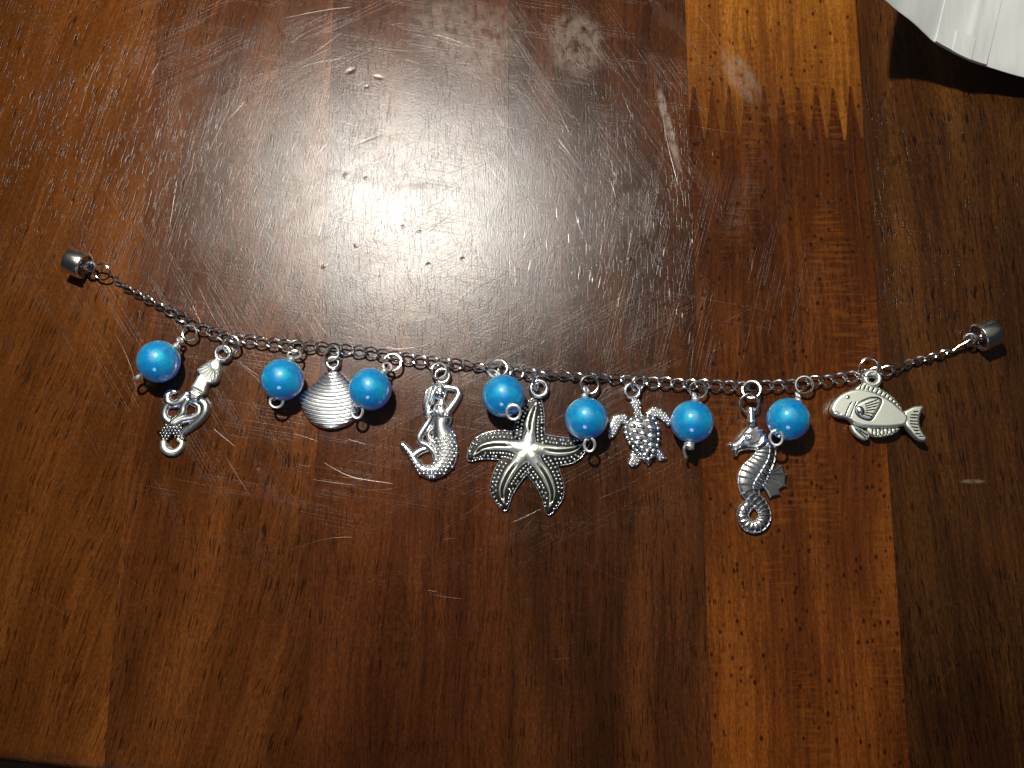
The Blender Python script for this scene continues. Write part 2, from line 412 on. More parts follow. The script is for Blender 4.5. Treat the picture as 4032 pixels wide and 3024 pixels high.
# ---------------------------------------------------------------- the table
table = bpy.data.objects.new('table_top', None); COL.objects.link(table)
table['kind'] = 'structure'; table['label'] = 'scratched dark brown lacquered table top glued up from narrow wooden planks'
JX = [float(W1(0, (x, 830), 0)[0]) for x in (-520, -118, 285, 690, 1098, 1509, 1906, 2310, 2712)]
def edge_y(x): a = W1(0, (0, 1650), 0); b = W1(0, (150, 1668), 0); return a[1]+(x-a[0])*(b[1]-a[1])/(b[0]-a[0])
TOPY = 175.0; GAP = .012
def plank(mat, x0, x1, lower=None, upper=None, label=None):
    """One plank; lower / upper give the outline of an end as points from left to right, else the table's edge / the far end."""
    x0 += GAP; x1 -= GAP
    v = []; f = []
    if lower is None:                                    # rounded table edge at the near end
        xs = (x0, x1); prof = [(3.5, 0), (2.4, -.10), (1.4, -.35), (.7, -.8), (.2, -1.6), (-.1, -3), (-.1, -22)]
        rows = [[(x, edge_y(x)+d, z) for x in xs] for d, z in prof][::-1]
    else:
        lw = np.asarray(lower); rows = [[(p[0], p[1], -22) for p in lw], [(p[0], p[1], 0) for p in lw]]
    if upper is None: rows += [[(x0, TOPY, 0), (x1, TOPY, 0)], [(x0, TOPY, -22), (x1, TOPY, -22)]]
    else: rows += [[(p[0], p[1], 0) for p in upper], [(p[0], p[1], -22) for p in upper]]
    wide = max(len(r) for r in rows)
    if wide > 2:                                         # toothed end: give every row the same columns
        xs = [r for r in rows if len(r) == wide][0]
        rows = [r if len(r) == wide else [(xs[i][0], r[0][1]+(r[-1][1]-r[0][1])*i/(wide-1), r[0][2]) for i in range(wide)] for r in rows]
    idx = []
    for r in rows:
        idx.append(list(range(len(v), len(v)+len(r)))); v += r
    for a, b in zip(idx[:-1], idx[1:]):
        for i in range(len(a)-1): f.append([a[i], a[i+1], b[i+1], b[i]])
    f.append([i[0] for i in idx][::-1]); f.append([i[-1] for i in idx])
    o = part('plank', (v, f), mat, table, label, 30); return o
BR = [ # dark, mid, light
    ((.054, .016, .003), (.110, .035, .007), (.142, .049, .010)),
    ((.044, .013, .003), (.100, .031, .007), (.134, .044, .010)),
    ((.038, .014, .005), (.080, .027, .009), (.108, .039, .012)),
    ((.033, .009, .003), (.080, .023, .006), (.106, .032, .008)),
    ((.022, .007, .002), (.056, .017, .005), (.090, .028, .007)),
    ((.038, .009, .002), (.116, .031, .004), (.185, .057, .008)),
    ((.072, .021, .003), (.185, .065, .008), (.29, .115, .015)),
    ((.022, .007, .002), (.060, .021, .005), (.104, .041, .008))]
def wd(i, **kw): return wood('lacquered_wood', *BR[i], seed=i+1, **kw)
m0, m1 = wd(0, angle=15, pore_amt=.8, wav=2), wd(1, angle=10, pore_amt=.8, wav=2)
m2, m3, m4 = wd(2, angle=4, pore_amt=.7, wav=3), wd(3, angle=0, pore_amt=.6, wav=3), wd(4, angle=-1, pore_amt=.7)
m5, m6 = wd(5, pore='dot', pore_amt=.85, fleck=.30, fade=(-45, 35, 1.18, .70)), wd(6, pore='dot', pore_amt=.85, fleck=.12, fade=(28, 70, .55, 1.15))
m7 = wd(7, angle=-3, pore_amt=.85, fade=(-55, 25, .62, 1.08))
for i, m in ((0, m0), (1, m0), (2, m1), (3, m3), (4, m4), (6, m7), (7, m1)):
    plank(m, JX[i], JX[i+1])
# the plank with the finger joint
a, b = JX[5]+GAP, JX[6]-GAP
yt, yb = W1(0, (1700, 186), 0)[1], W1(0, (1700, 298), 0)[1]
nf = 10; zig = [(a, yb+(yt-yb)*.4)]
for k in range(nf):
    xa = a+(b-a)*(k+.35)/nf; xb = a+(b-a)*(k+.85)/nf; jit = random.uniform(-.5, .5)
    zig += [(xa-.22, yt+jit), (xa+.22, yt+jit), (xb-.2, yb+jit), (xb+.2, yb+jit)]
zig.append((b, yb+(yt-yb)*.5)); zig = np.array(zig)
zl = zig.copy(); zl[:, 1] -= GAP*2; zu = zig.copy(); zu[:, 1] += GAP*2
plank(m5, JX[5], JX[6], None, zl, 'reddish plank with dark round pores, jointed at its far end')
plank(m6, JX[5], JX[6], zu, None, 'paler orange plank whose end is cut into pointed fingers')
fl = bpy.data.objects.new('floor', mesh('floor', [(-1500, -1500, -720), (1500, -1500, -720), (1500, 1500, -720), (-1500, 1500, -720)], [[0, 1, 2, 3]], False)); COL.objects.link(fl)
fl.data.materials.append(FLOOR); fl['kind'] = 'structure'; fl['label'] = 'dark floor far below the table edge'

def scratches():
    V, F = [], []
    def add(p, wd_, ang):
        p = np.asarray(p); T = np.gradient(p, axis=0); T /= np.linalg.norm(T, axis=1)[:, None]+1e-9
        N = np.stack([-T[:, 1], T[:, 0]], 1); n = len(p); k = len(V)
        tp = np.sin(np.linspace(0.12, math.pi-.12, n))**.5*wd_
        hh = math.tan(math.radians(ang))
        for i in range(n):
            z = .012
            V.append((*(p[i]-N[i]*tp[i]/2), z)); V.append((p[i][0], p[i][1], z+tp[i]/2*hh)); V.append((*(p[i]+N[i]*tp[i]/2), z))
        for i in range(n-1):
            a = k+i*3; F.append([a, a+3, a+4, a+1]); F.append([a+1, a+4, a+5, a+2])
    def arc(cx, cy, L, a, bend, wd_, n=8):
        t = np.linspace(-.5, .5, n); x = t*L; y = bend*L*(t*t-.08)
        c, s = math.cos(a), math.sin(a)
        add(np.stack([cx+x*c-y*s, cy+x*s+y*c], 1), wd_, random.uniform(4, 15))
    for i in range(1500):                                # scratches crowded into the desk lamp's glare to texture it, sparser elsewhere
        if i < 1050: x, y = random.gauss(-12, 34), random.gauss(34, 30)
        else: x, y = random.uniform(-110, 110), random.uniform(-55, 100)
        if y < -62: continue
        arc(x, y, min(abs(random.gauss(3.2, 3.5))+.7, 16), random.uniform(0, math.pi), random.gauss(0, .10), random.choice((.025, .035, .045, .06)))
    for _ in range(420):                                 # open pores in the lacquer, along the grain
        x, y = random.gauss(-10, 36), random.gauss(36, 28)
        arc(x, y, random.uniform(.6, 2.6), math.radians(90-(14 if x < -35 else 3)+random.gauss(0, 4)), 0, random.uniform(.06, .12), 5)
    LONG = [[(222, 115), (195, 170), (172, 245)], [(560, 70), (520, 180), (450, 330)], [(610, 40), (700, 22), (760, 15)], [(1010, 430), (940, 490), (860, 560)],
            [(1465, 400), (1440, 300), (1425, 200)], [(1500, 20), (1530, 60), (1560, 110)], [(1870, 300), (1885, 400), (1890, 480)], [(1840, 300), (1850, 420), (1862, 520)],
            [(1260, 330), (1340, 420), (1400, 470)], [(1410, 640), (1450, 600), (1520, 560)], [(760, 660), (850, 668), (960, 680)], [(880, 610), (980, 640), (1080, 690)], [(560, 640), (640, 690), (700, 740)],
            [(1380, 945), (1420, 920), (1460, 895)], [(620, 1190), (700, 1165), (760, 1160)], [(20, 1245), (100, 1300), (190, 1355)], [(490, 990), (520, 1040), (540, 1070)], [(700, 1000), (760, 1030), (850, 1045)],
            [(1240, 330), (1290, 250), (1330, 200)], [(690, 80), (760, 160), (850, 190)], [(760, 90), (880, 110), (990, 105)], [(640, 560), (760, 610), (850, 690)], [(1000, 640), (1090, 590), (1160, 520)]]
    for L in LONG:
        add(spline(W(0, L, 0)[:, :2], 8), .07, 14)
    o = part('scratches', (V, F), SCRATCH, table, None, 5); o['kind'] = 'stuff'
scratches()

# ---------------------------------------------------------------- the chain
CH = [(249, 603), (275, 622), (305, 639), (345, 660), (375, 675), (402, 690), (424, 702), (447, 713), (470, 722), (492, 729), (515, 732), (546, 735), (573, 739), (600, 742), (640, 746), (679, 748), (715, 752), (750, 755), (787, 759),
      (814, 763), (843, 768), (872, 771), (898, 777), (925, 780), (953, 784), (982, 786), (1012, 789), (1043, 794), (1085, 797), (1115, 803), (1145, 807), (1163, 811), (1203, 811), (1252, 814), (1289, 815), (1320, 818), (1349, 820), (1377, 822), (1408, 826), (1435, 826), (1463, 829), (1490, 831), (1528, 831),
      (1550, 832), (1580, 834), (1600, 836), (1643, 833), (1669, 833), (1697, 832), (1714, 830), (1755, 824), (1783, 822), (1813, 817), (1843, 813), (1867, 809), (1898, 804), (1924, 800), (1946, 793), (1966, 785), (1986, 779), (2007, 775), (2021, 769), (2037, 765), (2053, 757)]
CZ = 1.25
chain_pts = spline(W(0, CH, CZ), 6)
chain = thing('chain', 'silver curb chain of small twisted oval links stretched across the table', 'chain', W1(0, (1106, 800), 0))
def link_mesh():
    n = 28; t = np.arange(n)*2*math.pi/n; a, b, ph = 1.50, .95, math.radians(38)
    phi = ph*np.cos(t)
    p = np.stack([a*np.cos(t), b*np.sin(t)*np.cos(phi), b*np.sin(t)*np.sin(phi)], 1)
    v, f = tube(p, .18, True, 7); me = mesh('link', v, f); me.materials.append(CHROME); return me
LINK = link_mesh()
seg = np.linalg.norm(np.diff(chain_pts, axis=0), axis=1); cum = np.concatenate([[0], np.cumsum(seg)])
PITCH = 2.34; nl = int(cum[-1]/PITCH)
def on_chain(s): return np.array([np.interp(s, cum, chain_pts[:, k]) for k in range(3)])
TWIST = [(249, 62), (330, 55), (385, 30), (410, 5), (560, 0), (700, 12), (740, 35), (780, 10), (960, 0), (1000, 38), (1045, 62), (1090, 15), (1150, 15), (1175, 62), (1300, 52), (1345, 28), (1420, 8), (1700, 0), (1890, 0), (1930, 22), (1965, 55), (2060, 66)]
for i in range(nl):
    s = (i+.5)*cum[-1]/nl; p = on_chain(s); d = on_chain(min(s+.5, cum[-1]))-on_chain(max(s-.5, 0)); d /= np.linalg.norm(d)
    fx = 1106+p[0]/(DIST/FPX)*.5486
    roll = np.interp(fx, [q[0] for q in TWIST], [q[1] for q in TWIST])+random.uniform(-6, 6)
    m = Matrix.Translation(Vector(p)*MM) @ Matrix.Rotation(math.atan2(d[1], d[0])+random.uniform(-.08, .08), 4, 'Z') @ Matrix.Rotation(math.radians(roll), 4, 'X')
    place('link', LINK, chain, m)

# ---------------------------------------------------------------- magnetic clasps
def clasp(label, k, face, back, R, loops):
    fz = R+.05; pf, pb = W1(k, face, fz), W1(k, back, fz); ax = pf-pb; L = np.linalg.norm(ax); ax /= L
    t = thing('magnetic_clasp', label, 'clasp', (pb[0], pb[1], 0), 'clasps at the chain ends')
    part('barrel', lathe([(0, 0), (0, R-.5), (0, R-.2), (.06, R-.06), (.2, R), (L-.15, R), (L-.04, R-.05), (L, R-.18), (L, R-.42), (L-.5, R-.45), (L-.5, 0)], pb, ax, 48), BARREL, t, sharp=50)
    part('end_plate', lathe([(L-.45, R-.47), (L-.35, R-.5), (L-.25, .9), (L+.1, .75), (L+.35, .45), (L+.45, 0)], pb, ax, 32), DARKM, t)
    for nm, vf in loops: part(nm, vf, CHROME, t)
    return t
c1 = W1(1, (478, 300), 2.8); c2 = W1(1, (612, 362), 2.0)
clasp('stubby silver barrel clasp lying at the left end, before the lone first bead', 1, (425, 300), (252, 230), 2.6,
      [('eye', ring(c1, .95, .30, 35, 30)), ('jump_ring', ring(c2, 1.85, .21, 32, 240, ry=1.55))])
c1 = W1(8, (1712, 372), 2.6)
cl = W(8, [(1535, 497), (1590, 452), (1640, 425), (1700, 385)], 2.0); cl[:, 2] = (1.3, 1.7, 2.2, 2.6)
clasp('stubby silver barrel clasp lying at the right end, beyond the fish charm', 8, (1805, 362), (1985, 290), 2.75,
      [('eye', ring(c1, 1.0, .24, 30, 200)), ('jump_ring', tube(spline(np.concatenate([cl+[0, 0, .22], cl[::-1]-[0, 0, .22]]), 6, True), .2, True, 8))])

# ---------------------------------------------------------------- bead pendants
BR_ = 3.98
def bead_geo(c, ax):
    bo = .55; al = np.linspace(math.asin(bo/BR_)+.06, math.pi-math.asin(bo/BR_)-.06, 30)
    prof = [(-BR_*math.cos(x), BR_*math.sin(x)) for x in al]
    e = BR_*math.cos(math.asin(bo/BR_))
    prof = prof+[(e-.05, bo+.10), (e-.3, bo), (-e+.3, bo), (-e+.05, bo+.10)]
    return lathe(prof, c, ax, 48, True)
def coil(c, ax, r, wire, turns, pitch):
    u, v, n = basis(ax); t = np.linspace(0, turns*2*math.pi, int(turns*18))
    return tube(np.asarray(c)+r*np.cos(t)[:, None]*u+r*np.sin(t)[:, None]*v+(t/(2*math.pi)*pitch)[:, None]*n, wire, False, 7)
def pendant(label, k, c, low, low_z, loop, top, top_z, rings, small=None, coil_low=False, hook=None):
    """low / top: where the wire leaves the bead and runs to; loop: (centre, rx, ry, tilt, to, gap, spin) of the loop of wire below."""
    pc = W1(k, c, BR_+.02)
    pl, pt = W1(k, low, low_z), W1(k, top, top_z)
    ax = pt-pl; ax /= np.linalg.norm(ax)
    t = thing('bead_pendant', label, 'bead', (pc[0], pc[1], 0), 'blue beads wired to the chain')
    part('bead', bead_geo(pc, ax), BLUE, t)
    e0, e1 = pc-ax*(BR_+.25), pc+ax*(BR_+.35)
    wires = [tube([e0, pc-ax*2, pc+ax*2, e1], .23, False, 8)]
    if loop:
        (lc, rx, ry, ti, to, gap, sp) = loop; wires.append(ring(W1(k, lc, low_z), RL(k, rx), .25, ti, to, gap, RL(k, ry), sp))
    if hook is not None:
        hp = W(k, hook[0], 3.0); hp[:, 2] = hook[1]; wires.append(tube(spline(np.concatenate([[e0], hp]), 8), .26, False, 8))
    wires.append(tube(spline(np.array([e1, (e1+pt)/2+[0, 0, .1], pt]), 6), .23, False, 8))
    part('wire', join(*wires), WIRE, t)
    part('wire_coil', coil(pc+ax*(BR_-.02), ax, .52, .2, 2.2, .34), WIRE, t)
    if coil_low: part('wire_coil', coil(pc-ax*(BR_+1.15), ax, .72, .27, 2.6, .45), WIRE, t)
    if small: part('wire_loop', ring(W1(k, small[0], small[2]), RL(k, small[1]), .22, small[3], small[4]), WIRE, t)
    for (rc, r, z, ti, to) in rings: part('jump_ring', ring(W1(k, rc, z), RL(k, r), .225, ti, to, 3, spin=random.uniform(0, 360)), SILVER, t)
    return t
pendant('round blue bead nearest the left clasp, left of the squid charm', 1, (1228, 1337), (1040, 1470), 3.6, ((1000, 1508), 82, 52, 74, 122, 0, 0), (1462, 1105), 3.0,
        [((1566, 1022), 86, 1.7, 12, 200)], ((1462, 1105), 28, 2.6, 50, 40))
pendant('round blue bead overlapping the left side of the shell charm', 3, (430, 668), (360, 880), 4.2, ((352, 945), 84, 76, 14, 250, 60, 65), (565, 400), 4.2,
        [((600, 240), 105, 2.3, 30, 100)], ((580, 345), 80, 3.1, 42, 80))
pendant('round blue bead overlapping the right side of the shell charm', 3, (1555, 790), (1400, 1000), 4.4, ((1386, 1068), 70, 88, 12, 250, 50, 75), (1745, 560), 4.0,
        [((1838, 446), 112, 1.9, 10, 120)], ((1775, 500), 55, 2.8, 35, 30))
pendant('round blue bead touching the upper left of the starfish charm', 5, (445, 438), (520, 560), 7.0, ((541, 592), 62, 66, 16, 260, 0, 0), (400, 225), 4.4,
        [((392, 168), 86, 2.6, 14, 60)], ((355, 225), 58, 3.3, 50, 60))
pendant('round blue bead hanging above the right arm of the starfish charm', 5, (1240, 655), (1262, 845), 4.8, ((1272, 905), 48, 62, 15, 250, 45, 95), (1232, 420), 3.6,
        [((1272, 330), 84, 1.9, 8, 300)], ((1240, 378), 34, 2.7, 55, 20))
pendant('round blue bead against the turtle charm, its wire coiled below it', 6, (1700, 765), (1650, 990), 4.0, None, (1725, 420), 3.4,
        [((1788, 285), 122, 1.9, 16, 250)], ((1735, 380), 46, 2.7, 55, 10), True, ([(1600, 1120), (1565, 1160), (1570, 1230), (1605, 1305)], (4.2, 4.3, 3.6, 3.0)))
pendant('round blue bead beside the head of the seahorse charm', 7, (775, 460), (672, 590), 5.6, ((655, 648), 58, 70, 20, 230, 35, 70), (868, 225), 3.6,
        [((935, 115), 84, 2.0, 14, 200)], ((872, 222), 32, 2.7, 55, 30))

# ---------------------------------------------------------------- charms
def loop_plate(k, c, ro, ri, thick=1.5, z=1.2):
    pc = W1(k, c, z); ro, ri = RL(k, ro), RL(k, ri)
    f = lambda X, Y: (ro-ri)/2-np.abs(np.hypot(X-pc[0], Y-pc[1])-(ro+ri)/2)
    return relief(f, lambda X, Y, s: thick*.55+thick*.45*hump(1-np.clip(s/((ro-ri)/2), 0, 1)), (pc[0]-ro, pc[1]-ro, pc[0]+ro, pc[1]+ro), .07)
def jring(k, c, r, z, ti, to, wire=.225, ry=None): return ring(W1(k, c, z), RL(k, r), wire, ti, to, 3, RL(k, ry) if ry else None, spin=random.uniform(0, 360))
def sdf_poly(P): return lambda X, Y: poly_sdf(X, Y, P)
def pillowy(edge, rise, R): return lambda X, Y, s: edge+rise*hump(1-np.clip(s/R, 0, 1))
def strokes(k, specs, z=1.2, n=6, fat=1.0):
    out = []
    for pts in specs:
        a = np.array([p[:2] for p in pts], float); r = np.array([p[2] for p in pts], float)
        pr = spline(np.c_[a, r], n); out.append((W(k, pr[:, :2], z), fat*np.maximum(pr[:, 2], 1)/VIEWS[k][2]*DIST/FPX))
    return out
def strokes_fn(sts, edge=.45, rise=1.0, lift=None):
    def sdf(X, Y): return np.max([stroke_q(X, Y, p, r)[0] for p, r in sts], 0)
    def hh(X, Y, s):
        H = np.full(X.shape, edge)
        for i, (p, r) in enumerate(sts):
            b, q, _, rr = stroke_q(X, Y, p, r); H = np.maximum(H, np.where(b > 0, edge+(lift[i] if lift else 0)*np.clip(b/.25, 0, 1)+rise*np.minimum(rr, 1.4)*hump(q), 0))
        return H
    return sdf, hh, box_of(*[p for p, _ in sts], pad=max(r.max() for _, r in sts))

def incise(lines, parent, wid, z, n=4):
    for q in lines:
        w3 = np.array(q, float) if len(q) > 6 else spline(np.array(q, float), n)
        w3 = w3.copy(); w3[:, 2] = z(w3) if callable(z) else z
        part('incised_line', tube(w3, wid, False, 6, .45), PATINA, parent)
# squid
def squid():
    k = 2
    t = thing('squid_charm', 'silver squid charm with curling tentacles, hung between two blue beads', 'charm', W1(k, (700, 900), 0), 'sea creature charms')
    M = spline(W(k, [(985, 478), (1020, 470), (1062, 495), (1070, 580), (1058, 650), (1040, 705), (1000, 738), (945, 745), (920, 790), (890, 860), (820, 830), (748, 788), (775, 735), (812, 668), (838, 640), (806, 600), (840, 565), (920, 510)], 1.6), 5, True)
    fan = W1(k, (1020, 545), 1.6)
    def h(X, Y, s):
        a = np.arctan2(Y-fan[1], X-fan[0]); d = np.hypot(X-fan[0], Y-fan[1])
        g = np.where((d > .7) & (d < 3.4), .5-.5*np.cos(a*22), 0)
        return 1.25+.55*hump(1-np.clip(s/.7, 0, 1))-.16*g*np.clip((d-.7)/.4, 0, 1)*np.clip((3.4-d)/.3, 0, 1)
    mn = part('mantle', relief(sdf_poly(M), h, box_of(M), .07), POLISH, t)
    incise([W(k, [(1020+60*math.cos(a), 545+60*math.sin(a)), (1020+165*math.cos(a), 545+165*math.sin(a)*.95)], 1.6) for a in np.radians((95, 113, 131, 149, 167))], mn, .07, 1.72)
    incise([W(k, [(748, 788), (812, 838), (884, 858)], 1.6)], mn, .12, 1.35)
    B = spline(W(k, [(728, 808), (770, 800), (870, 858), (858, 905), (835, 945), (770, 955), (722, 940), (712, 880)], 1.4), 5, True)
    part('head', relief(sdf_poly(B), pillowy(.8, 1.0, .9), box_of(B), .07), SILVER, t)
    sts = strokes(k, [[(820, 930, 34), (885, 965, 38), (890, 1050, 38), (830, 1140, 34), (740, 1215, 30), (650, 1285, 26), (635, 1345, 24)],
                      [(770, 950, 30), (822, 990, 26), (815, 1070, 26), (740, 1120, 30), (640, 1140, 34), (560, 1180, 40)],
                      [(700, 925, 34), (660, 990, 32), (645, 1060, 32), (600, 1120, 32), (540, 1180, 40)],
                      [(690, 860, 28), (630, 930, 34), (560, 965, 34), (490, 940, 32), (485, 870, 32), (520, 830, 24), (565, 830, 16)],
                      [(600, 960, 28), (490, 980, 30), (450, 1050, 30), (460, 1120, 30), (530, 1180, 34)]], fat=1.38)
    sdf, hh, bx = strokes_fn(sts, .55, .75)
    part('tentacles', relief(sdf, hh, bx, .07), SILVER, t)
    arm = strokes(k, [[(560, 1165, 62), (520, 1230, 68), (470, 1290, 52), (385, 1268, 16)], [(560, 1180, 70), (590, 1260, 48), (620, 1330, 34), (662, 1350, 14)], [(480, 1270, 44), (455, 1340, 38), (440, 1390, 26)]], fat=1.12)
    sdf, hh, bx = strokes_fn(arm, .5, .35)
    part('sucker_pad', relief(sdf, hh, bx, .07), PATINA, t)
    for x, y in hexgrid(bx, .62):
        s = float(sdf(np.array([[x]]), np.array([[y]]))[0, 0])
        if s > .12: dome('sucker', DOME, t, (x, y, .62+.32*min(s, 1)), .25, .25, .28)
    cu = strokes(k, [[(440, 1390, 30), (452, 1450, 34), (500, 1490, 32), (570, 1485, 30), (625, 1440, 26), (640, 1380, 20), (600, 1350, 16)]], fat=1.25)
    sdf, hh, bx = strokes_fn(cu, .6, .9)
    part('curled_tip', relief(sdf, hh, bx, .07), POLISH, t)
    part('hanging_loop', loop_plate(k, (1100, 418), 104, 52, 1.6), SILVER, t)
    part('jump_ring', jring(k, (1188, 322), 94, 1.9, 16, 230), SILVER, t)
squid()

# shell
def shell():
    k = 3
    t = thing('shell_charm', 'silver clam shell charm with curved ridges, between two blue beads', 'charm', W1(k, (1020, 1000), 0), 'sea creature charms')
    P = spline(W(k, [(985, 550), (1070, 540), (1150, 552), (1230, 625), (1310, 720), (1385, 850), (1415, 980), (1395, 1110), (1290, 1220), (1130, 1285), (960, 1290), (800, 1220), (690, 1090), (632, 950), (640, 870), (720, 785), (850, 680), (930, 605)], 1.6), 5, True)
    o = W1(k, (1062, 470), 1.6); sp = RL(k, 46.5)
    def rad(X, Y): return np.hypot((X-o[0])*.80, (Y-o[1]))
    def h(X, Y, s):
        d = rad(X, Y); ph = (d/sp) % 1.0
        rib = np.sqrt(np.clip(1-((ph-.5)/.46)**2, 0, 1))
        return .55+1.15*hump(1-np.clip(s/4.2, 0, 1))+.60*rib*np.clip(s/.3, 0, 1)
    sb = part('shell_body', relief(sdf_poly(P), h, box_of(P), .06), SILVER, t, sharp=75)
    for nn in range(2, 19):
        th = np.radians(np.linspace(-172, -8, 80)); r = nn*sp
        x, y = o[0]+r/.80*np.cos(th), o[1]+r*np.sin(th); d = poly_sdf(x, y, P); k_ = d > .12
        if k_.sum() > 8:
            x, y, d = x[k_], y[k_], d[k_]; w3 = np.stack([x, y, .55+1.15*hump(1-np.clip(d/4.2, 0, 1))+.10], 1)
            part('rib_groove', tube(w3[::2], .125, False, 6, .6), PATINA, sb)
    part('hanging_loop', loop_plate(k, (1078, 450), 98, 45, 1.7), SILVER, t)
    part('jump_ring', jring(k, (1060, 330), 98, 1.9, 14, 140), SILVER, t)
shell()

# mermaid
def mermaid():
    k = 4
    t = thing('mermaid_charm', 'silver mermaid charm with one arm raised behind her head', 'charm', W1(k, (700, 950), 0), 'sea creature charms')
    sp = [[(732, 600, 38), (725, 670, 60), (722, 720, 84), (745, 800, 102), (728, 890, 86), (738, 980, 98), (768, 1080, 122), (782, 1200, 122), (765, 1320, 118), (700, 1415, 95), (600, 1465, 74), (490, 1435, 60), (418, 1350, 50), (372, 1270, 44), (330, 1215, 42), (285, 1165, 40), (258, 1138, 34)],
          [(380, 1280, 36), (440, 1230, 34), (520, 1190, 32), (590, 1185, 28)],
          [(800, 740, 40), (850, 680, 38), (905, 600, 36), (940, 525, 34), (915, 465, 32), (850, 448, 30), (785, 440, 30)],
          [(620, 760, 40), (575, 860, 34), (510, 960, 36), (462, 1050, 36), (480, 1110, 32), (560, 1150, 30), (630, 1220, 30), (662, 1300, 28), (640, 1390, 24)],
          [(640, 930, 26), (585, 980, 22), (575, 1040, 22), (620, 1100, 24)]]
    sts = strokes(k, sp[:1], fat=1.2)+strokes(k, sp[1:], fat=1.42); sdf, hh, bx = strokes_fn(sts, .4, .85, [0, 0, .25, .35, .05])
    hd = W1(k, (712, 500), 1.5); ch = [W1(k, p, 1.5) for p in ((640, 748), (738, 775), (812, 788))]; rh = RL(k, 84)
    ey = [W1(k, p, 1.5) for p in ((690, 500), (742, 505))]; no = W1(k, (716, 525), 1.5); mo = W1(k, (722, 572), 1.5)
    def sdf2(X, Y): return np.maximum(sdf(X, Y), rh-np.hypot(X-hd[0], (Y-hd[1])*.82))
    def h2(X, Y, s):
        H = hh(X, Y, s)
        q = np.hypot(X-hd[0], (Y-hd[1])*.82)/rh; H = np.maximum(H, np.where(q < 1, .5+1.25*hump(q), 0))
        for c, r in zip(ch, (.62, .5, .62)): H += .5*np.exp(-((X-c[0])**2+(Y-c[1])**2)/(r*.6)**2)
        for c in ey: H -= .22*np.exp(-((X-c[0])**2+(Y-c[1])**2)/.16**2)
        H += .22*np.exp(-(((X-no[0])/.13)**2+((Y-no[1])/.3)**2)); H -= .2*np.exp(-(((X-mo[0])/.3)**2+((Y-mo[1])/.09)**2))
        return H
    part('body', relief(sdf2, h2, box_of(np.array([[bx[0], bx[1]], [bx[2], bx[3]]]), np.array([hd[:2]-2, hd[:2]+2])), .07), SILVER, t)
    Hp = spline(W(k, [(700, 385), (775, 410), (720, 430), (668, 470), (655, 560), (640, 640), (605, 670), (600, 760), (575, 870), (530, 850), (498, 730), (494, 600), (535, 470), (600, 398)], 1.5), 5, True)
    dirn = W(k, [(640, 430), (540, 820)], 1.5); dv = (dirn[1]-dirn[0])[:2]; dv /= np.linalg.norm(dv)
    part('hair', relief(sdf_poly(Hp), lambda X, Y, s: .5+1.2*hump(1-np.clip(s/.8, 0, 1))+.10*np.cos(((X*dv[1]-Y*dv[0]))*13)*np.clip(s/.25, 0, 1), box_of(Hp), .07), SILVER, t)
    main = sts[0]
    for x, y in hexgrid(bx, .76):
        b, q, s, rr = [float(a[0, 0]) for a in stroke_q(np.array([[x]]), np.array([[y]]), *main)]
        if b > .22 and s > .345 and s < .97:
            f = min(1, rr/1.2); dome('scale', DOME, t, (x, y, .40+.85*min(rr, 1.4)*math.sqrt(max(0, 1-q*q))-.03), .36*max(f, .75), .31*max(f, .75), .30)
    part('hanging_loop', loop_plate(k, (742, 306), 108, 56, 1.6), SILVER, t)
    part('jump_ring', jring(k, (702, 246), 96, 1.9, 14, 160), SILVER, t)
mermaid()

